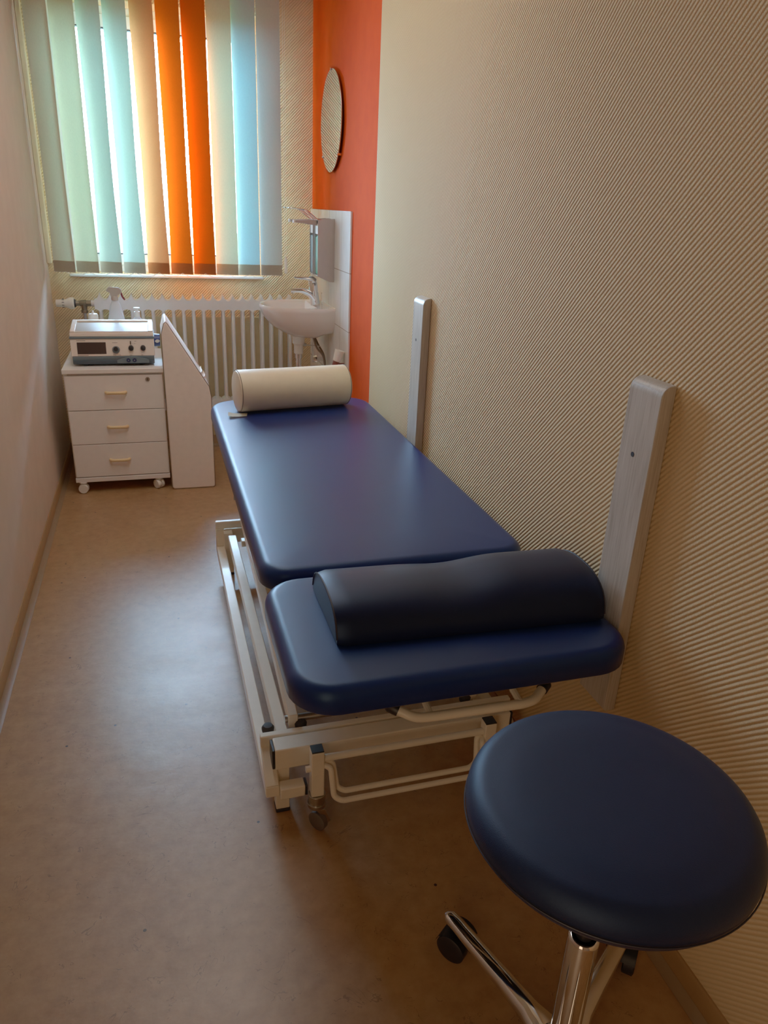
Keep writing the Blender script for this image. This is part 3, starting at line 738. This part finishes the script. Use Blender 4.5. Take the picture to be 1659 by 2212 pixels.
# upper frame under the cushions
bm = NB()
for x in (.315, .775): rhs(bm, x, x+.03, 1.66, 3.24, .560, .5998)
for y in (1.70, 2.45, 3.18): rhs(bm, .345, .775, y, y+.03, .562, .5995)
obj('upper_frame', bm, M['frame'], tt, bevel=.002)
bm = NB()
for x in (.38, .70): rhs(bm, x, x+.025, 1.17, 1.65, .570, .5998)
islands('head_frame', bm, M['frame'], tt, bevel=.002)
# lower frame
for x0 in (.183, .862):
    bm = NB(); rhs(bm, x0, x0+.035, 1.470, 2.970, .092, .126); obj('side_rail', bm, M['frame'], tt, bevel=.003)
for (yy, yl) in ((1.556, 1.470), (2.945, 2.935)):
    bm = NB()
    dz = -.016 if yy < 2 else .004
    rhs(bm, .183, .897, yy, yy+.020, .198+dz, .232+dz)
    for x0 in (.183, .862):
        a = (yy, .1985); 
        prism(bm, [(yy, .199+dz), (yy+.020, .199+dz), (yl+.030, .1265), (yl, .1265)], 'x', x0, x0+.035)
    obj('end_bracket', bm, M['frame'], tt, bevel=.003)
for y0 in (1.494, 2.956):
    bm = NB(); rhs(bm, .212, .868, y0, y0+.052, .156, .218) if y0 < 2 else rhs(bm, .212, .868, y0, y0+.045, .130, .196)
    cb = obj('cross_beam', bm, M['frame'], tt, bevel=.003)
    zt = .218 if y0 < 2 else .196; zb = .156 if y0 < 2 else .130; yb = y0+(.052 if y0 < 2 else .045)
    for xa, xb in ((.2045, .2118), (.8682, .8755)):
        bm = NB(); box(bm, xa, xb, y0+.002, yb-.002, zb+.002, zt-.002); obj('end_cap', bm, M['black'], cb, bevel=.002)
for x in (.216, .826):
    for y, zt in ((1.508, .1558), (2.905, .0775)):
        xx = x-.002
        bm = NB(); rhs(bm, xx, xx+.036, y, y+.036, .012, zt if y < 2 else .1975); lg = obj('foot_post', bm, M['frame'], tt, bevel=.002)
        bm = NB(); box(bm, xx-.001, xx+.037, y-.001, y+.037, 0, .0118); obj('rubber_foot', bm, M['rubber'], lg, bevel=.003)
for xa, xb in ((.2185, .282), (.798, .8615)):
    bm = NB(); rhs(bm, xa, xb, 1.455, 1.4895, .092, .125); sb = obj('return_bar', bm, M['frame'], tt, bevel=.003)
    xc = (xb, xb+.0065) if xa < .5 else (xa-.0065, xa)
    bm = NB(); box(bm, xc[0], xc[1], 1.456, 1.4885, .093, .124); obj('end_cap', bm, M['black'], sb, bevel=.002)
# caster posts in front of the beam
for x in (.293, .762):
    bm = NB(); rhs(bm, x, x+.033, 1.430, 1.463, .105, .243); cp = obj('caster_post', bm, M['frame'], tt, bevel=.003)
    bm = NB(); box(bm, x+.001, x+.032, 1.431, 1.462, .2432, .2465); obj('post_cap', bm, M['black'], cp, bevel=.001)
    bm = NB(); cyl(bm, (x+.0165, 1.446, .074), (x+.0165, 1.446, .1048), .021, .0225, 24); cyl(bm, (x+.0165, 1.446, .066), (x+.0165, 1.446, .078), .0235, .0245, 28)
    nv = len(bm.verts)
    prism(bm, [(x+.012, .066), (x+.034, .066), (x+.050, .024), (x+.040, .020), (x+.026, .045)], 'y', 1.424, 1.427)
    nv = len(bm.verts)
    prism(bm, [(x+.012, .066), (x+.034, .066), (x+.050, .024), (x+.040, .020), (x+.026, .045)], 'y', 1.449, 1.452)
    bm.verts.ensure_lookup_table(); SW_ = dict(cent=(x+.0165+.0135, 1.446, 0), matrix=Matrix.Rotation(math.radians(-52), 3, 'Z'))
    bmesh.ops.rotate(bm, verts=bm.verts[nv:], **SW_); bmesh.ops.translate(bm, verts=bm.verts[nv:], vec=(-.0135, 0, 0))
    obj('caster_fork', bm, M['dull_metal'], cp, bevel=.0008)
    bm = NB(); tube(bm, [(x+.042, 1.4285, .0265), (x+.042, 1.431, .0265), (x+.042, 1.445, .0265), (x+.042, 1.4475, .0265)], [.022, .0262, .0262, .022], 32); bmesh.ops.rotate(bm, verts=bm.verts, **SW_); bmesh.ops.translate(bm, verts=bm.verts, vec=(-.0135, 0, 0)); obj('caster_wheel', bm, M['wheel'], cp, angle=50)
    bm = NB(); cyl(bm, (x-.012 if x < .5 else x+.045, 1.447, .185), (x if x < .5 else x+.033, 1.447, .185), .0085, .0085, 18); obj('pivot_bolt', bm, M['frame'], cp)
# foot bar: two bent rods between the caster posts
bm = NB()
tube(bm, smooth_path([(.327, 1.440, .196), (.341, 1.425, .196), (.345, 1.405, .122), (.364, 1.398, .110), (.735, 1.398, .110), (.752, 1.405, .122), (.752, 1.425, .196), (.7615, 1.440, .196)], 6, .45), .0075, 12)
tube(bm, smooth_path([(.327, 1.452, .200), (.350, 1.445, .196), (.357, 1.425, .132), (.376, 1.420, .120), (.722, 1.420, .120), (.741, 1.425, .132), (.746, 1.445, .196), (.7615, 1.452, .200)], 6, .45), .0075, 12)
tube(bm, [(.327, 1.447, .212), (.7615, 1.447, .212)], .0095, 14)
obj('foot_bar', bm, M['frame'], tt)
# long inner beam, lifting arms and actuator
for x0 in (.2270, .821):
    bm = NB(); rhs(bm, x0, x0+.033, 1.582, 2.870, .168, .204); obj('inner_beam', bm, M['frame'], tt, bevel=.003)
for x0 in (.264, .786):
    bm = NB(); prism(bm, [(1.600, .196), (1.600, .236), (2.880, .395), (2.880, .355)], 'x', x0, x0+.026); obj('lift_arm', bm, M['frame'], tt, bevel=.003)
for y, z in ((1.615, .216), (2.865, .374)):
    bm = NB(); cyl(bm, (.256, y, z), (.820, y, z), .010, seg=16); obj('pivot_shaft', bm, M['dull_metal'], tt)
bm = NB(); rhs(bm, .2925, .784, 2.440, 2.495, .150, .206);  mb = obj('middle_beam', bm, M['frame'], tt, bevel=.003)
bm = NB()
for x in (.40, .66):
    prism(bm, [(2.82, .385), (2.88, .385), (3.16, .559), (3.10, .559)], 'x', x, x+.025); prism(bm, [(1.68, .24), (1.74, .24), (2.02, .559), (1.96, .559)], 'x', x, x+.025)
obj('support_strut', bm, M['frame'], tt, bevel=.002)
bm = NB(); tube(bm, [(.35, 2.52, .24), (.35, 2.72, .26)], .028, 20); tube(bm, [(.315, 2.56, .25), (.30, 2.62, .262)], .024, 16); obj('hydraulic_pump', bm, M['black'], tt, label='black hydraulic pump')
bm = NB(); rhs(bm, .266, .46, 2.70, 2.735, .225, .25) ; obj('pump_bracket', bm, M['frame'], tt, bevel=.002)
bm = NB()
for x in (.297, .209, .775): lathe(bm, (x, 1.602, .198), [(.016, 0), (.017, .010), (.012, .018), (0, .020)], 18)
islands('rubber_buffer', bm, M['rubber'], tt)
# head-end handle
hpts = smooth_path([(.432, 1.222, .511), (.470, 1.200, .497), (.515, 1.195, .498), (.722, 1.195, .494), (.752, 1.200, .495), (.785, 1.225, .504)], 6, .4)
bm = NB(); tube(bm, hpts, .0108, 16); hh = obj('adjusting_handle', bm, M['frame'], tt)
bm = NB()
for a, b in ((hpts[0], hpts[1]), (hpts[-1], hpts[-2])):
    d = (a-b).normalized(); tube(bm, [a-d*.006, a+d*.016, a+d*.022], [.0132, .0132, .009], 18)
islands('handle_grip', bm, M['black'], hh)
bm = NB()
for x in (.505, .715): tube(bm, smooth_path([(x, 1.197, .498), (x, 1.25, .505), (x, 1.30, .575), (x, 1.33, .598)], 5, .4), .0078, 10)
obj('handle_stem', bm, M['frame'], hh)

# ------------------------------------------------------------------ navy half roll on the head section
def half_roll():
    bm = NB(); xs = [.305+(.906-.305)*k/28 for k in range(29)]; rows = []
    zb = .6772
    for x in xs:
        t = (x-.305)/(.906-.305)
        q = min(1, max(0, (t-.50)/.22)); sag = .014*(1-q*q*(3-2*q))+.006*math.exp(-((t-.46)/.10)**2)
        endr = min(1, (min(t, 1-t)*(.593)/.012)); e = 1-.06*(1-endr)**2
        hgt = (.094-sag)*e; w = .128*e
        yc = 1.362-.026*t
        pr = [(yc-w, zb), (yc-w*1.01, zb+.012)]
        for k in range(1, 16):
            a = PI-PI*k/16; pr.append((yc+w*.98*math.copysign(abs(math.cos(a))**.85, math.cos(a)), zb+.012+(hgt-.012)*math.sin(a)**.85))
        pr += [(yc+w*1.01, zb+.012), (yc+w, zb)]
        rows.append(ring(bm, [(x, p[0], p[1]) for p in pr]))
    for a, b in zip(rows, rows[1:]): bridge(bm, a, b)
    bm.faces.new(rows[0][::-1]); bm.faces.new(rows[-1])
    seamL = [tuple(v.co) for v in rows[0]][1:-1]; seamR = [tuple(v.co) for v in rows[-1]][1:-1]
    return bm, seamL, seamR
hr = thing('half_roll_cushion', 'navy half-round positioning roll lying on the head section of the treatment table', 'cushion', (.60, 1.36, .6765))
b_, sl, sr = half_roll(); obj('roll_cover', b_, M['navy_dark'], hr, angle=50)
bm = NB(); tube(bm, sl, .0022, 6); tube(bm, sr, .0022, 6); obj('piping', bm, M['navy_seam'], hr)

# ------------------------------------------------------------------ cream bolster at the foot end
bo = thing('bolster', 'cream cylindrical bolster lying across the foot end of the treatment table', 'bolster', (.55, 3.1, .677))
A = Vector((.304, 3.085, .7645)); B = Vector((.792, 3.160, .7645)); r = .0872; d = (B-A).normalized()
bm = NB(); L = (B-A).length
tube(bm, [A, A+d*.002, A+d*.010, A+d*(L*.25), A+d*(L*.5), A+d*(L*.75), B-d*.010, B-d*.002, B], [r*.86, r*.955, r, r*.998, r*.996, r*.998, r, r*.955, r*.86], 48); obj('bolster_cover', bm, M['cream_vinyl'], bo, angle=50)
bm = NB(); u, v = frame_axes(d)
for P in (A+d*.006, B-d*.006): tube(bm, [P+(u*math.cos(t)+v*math.sin(t))*r*.992 for t in [2*PI*k/48 for k in range(48)]], .0014, 6, True)
obj('seam', bm, M['seam'], bo)
bm = NB()
pts = [(.335, 3.00, .6785), (.300, 2.998, .6790), (.276, 3.000, .6805), (.258, 3.005, .6845)]
top = [bm.verts.new((p[0], p[1]-.012*k/3, p[2]+.0012)) for k, p in enumerate(pts)]; top2 = [bm.verts.new((p[0]+.008, p[1]+.045, p[2]+.0012)) for p in pts]
bridge(bm, top, top2, False); bmesh.ops.solidify(bm, geom=bm.faces[:], thickness=.0014); obj('closing_flap', bm, M['cream_vinyl'], bo, angle=60)

# ------------------------------------------------------------------ stool
SX, SY, SZ = .614, .726, .702
st = thing('rolling_stool', 'round navy rolling stool with chrome five-star base in the right foreground', 'stool', (SX, SY, 0))
bm = NB(); prof = [(.150, -.078), (.200, -.076), (.212, -.070), (.2190, -.058), (.2212, -.042)]
for k in range(1, 8):
    a = PI/2*k/7; prof.append((.2212-.036*(1-math.cos(a)), -.042+.034*math.sin(a)))
prof += [(.165, -.004), (.14, -.0012), (.10, 0), (.05, .0005), (0, .0005)]
lathe(bm, (SX, SY, SZ), prof, 96); se = obj('seat', bm, M['stool_navy'], st, angle=70)
bm = NB(); tube(bm, [(SX+.2218*math.cos(t), SY+.2218*math.sin(t), SZ-.052) for t in [2*PI*k/96 for k in range(96)]], .0012, 6, True); obj('seat_piping', bm, M['navy_seam'], se)
bm = NB(); lathe(bm, (SX, SY, .60), [(.03, -.03), (.045, -.02), (.14, .012), (.145, .0235)], 40); obj('seat_plate', bm, M['black'], st)
bm = NB(); cyl(bm, (SX, SY, .36), (SX, SY, .388), .0213, seg=28); cyl(bm, (SX, SY, .386), (SX, SY, .575), .014, seg=24); obj('gas_spring', bm, M['black'], st)
bm = NB(); lathe(bm, (SX, SY, .07), [(.0245, 0), (.0255, .03), (.0262, .31), (.0245, .316), (.0215, .318)], 40); obj('column', bm, M['chrome'], st, angle=50)
bm = NB(); lathe(bm, (SX, SY, .068), [(.036, 0), (.040, .006), (.041, .040), (.034, .052), (.027, .055)], 40); obj('hub', bm, M['chrome'], st, angle=60)
for k in range(5):
    a = math.radians(107+72*k); dx, dy = math.cos(a), math.sin(a)
    P = lambda t, z, w=0: Vector((SX+dx*t-dy*w, SY+dy*t+dx*w, z))
    bm = NB(); rows = []
    for t, z, w, h in ((.030, .088, .030, .017), (.055, .090, .022, .017), (.085, .092, .0165, .016), (.15, .092, .0145, .014), (.22, .090, .0135, .012), (.30, .087, .0125, .011), (.324, .086, .011, .010), (.334, .0855, .007, .007), (.337, .085, .002, .003)):
        row = []
        for j in range(16):
            q = 2*PI*j/16; row.append(P(t, z+h*1.1*math.copysign(abs(math.sin(q))**.75, math.sin(q)), w*1.35*math.copysign(abs(math.cos(q))**.75, math.cos(q))))
        rows.append(ring(bm, row))
    for r0, r1 in zip(rows, rows[1:]): bridge(bm, r0, r1)
    bm.faces.new(rows[0][::-1]); bm.faces.new(rows[-1]); lg = obj('leg', bm, M['chrome'], st, angle=60)
    cang = a+PI/2+[.35, .9, 1.3, -.5, .2][k]; n = Vector((math.cos(cang), math.sin(cang), 0)); f = Vector((-n.y, n.x, 0))
    c = P(.318, .0335)+f*.016
    bm = NB()
    for s in (-1, 1): tube(bm, [c+n*s*.007, c+n*s*.009, c+n*s*.029, c+n*s*.032], [.030, .0328, .0328, .028], 32)
    ca = obj('caster', bm, M['black'], lg, angle=50)
    bm = NB(); hoodp = []
    for s in (-.0315, .0315):
        hoodp.append([c+n*s+f*(-math.cos(q)*.0358)+Vector((0, 0, math.sin(q)*.0358)) for q in [math.radians(5+150*j/10) for j in range(11)]])
    A_ = ring(bm, hoodp[0]); B_ = ring(bm, hoodp[1]); bridge(bm, A_, B_, False)
    bmesh.ops.solidify(bm, geom=bm.faces[:], thickness=-.0022)
    cyl(bm, P(.318, .060), P(.318, .080), .0065, seg=12); obj('caster_hood', bm, M['black'], ca, angle=50)

# ------------------------------------------------------------------ camera
cam = bpy.data.cameras.new('camera'); co = bpy.data.objects.new('camera', cam); C.objects.link(co)
Rt = Vector((.95764733, -.28502857, .04086928)); Up = Vector((.07276826, .37689135, .92339466)); Fw = Vector((.27859713, .88131245, -.38167002))
m3 = Matrix((Rt, Up, -Fw)).transposed(); co.matrix_world = Matrix.Translation((0, 0, 1.5)) @ m3.to_4x4()
cam.sensor_fit = 'HORIZONTAL'; cam.sensor_width = 36; cam.lens = 1592.05/1659*36; cam.clip_start = .02
bpy.context.scene.camera = co

# ------------------------------------------------------------------ light
w = bpy.data.worlds.new('sky'); bpy.context.scene.world = w; w.use_nodes = True
nt = w.node_tree; bg = nt.nodes['Background']
bg.inputs['Color'].default_value = (.42, .69, 1, 1); bg.inputs['Strength'].default_value = 98
def area(name, loc, rot, sx, sy, power, col, portal=False, spread=None):
    l = bpy.data.lights.new(name, 'AREA'); l.shape = 'RECTANGLE'; l.size = sx; l.size_y = sy; l.energy = power; l.color = col
    if spread: l.spread = spread
    if portal: l.cycles.is_portal = True
    o = bpy.data.objects.new(name, l); C.objects.link(o); o.location = loc; o.rotation_euler = rot; return o
area('window_portal', ((WX0+WX1)/2, YF+.29, (WZ0+WZ1)/2), (-PI/2, 0, 0), WX1-WX0, WZ1-WZ0, 1, (1, 1, 1), True)
area('overhead_fill', (.15, 3.0, ZC-.02), (0, 0, 0), .9, 1.8, 9.5, (1, .92, .86))  # added out-of-view fill that brightens the far white objects, no real fixture
area('warm_side_fill', (XL+.012, -.55, 1.15), (0, -PI/2, 0), 1.9, .85, 5.5, (1, .66, .38))  # added warm fill on the left wall behind the camera, no doorway there
sc = bpy.context.scene
sc.view_settings.view_transform = 'Standard'; sc.view_settings.look = 'None'
sc.view_settings.exposure = 0; sc.view_settings.gamma = 1.4
sc.cycles.max_bounces = 12; sc.cycles.diffuse_bounces = 8; sc.cycles.glossy_bounces = 5; sc.cycles.transparent_max_bounces = 12
sc.cycles.sample_clamp_indirect = 6; sc.cycles.use_denoising = True
sc.cycles.caustics_reflective = False; sc.cycles.caustics_refractive = False
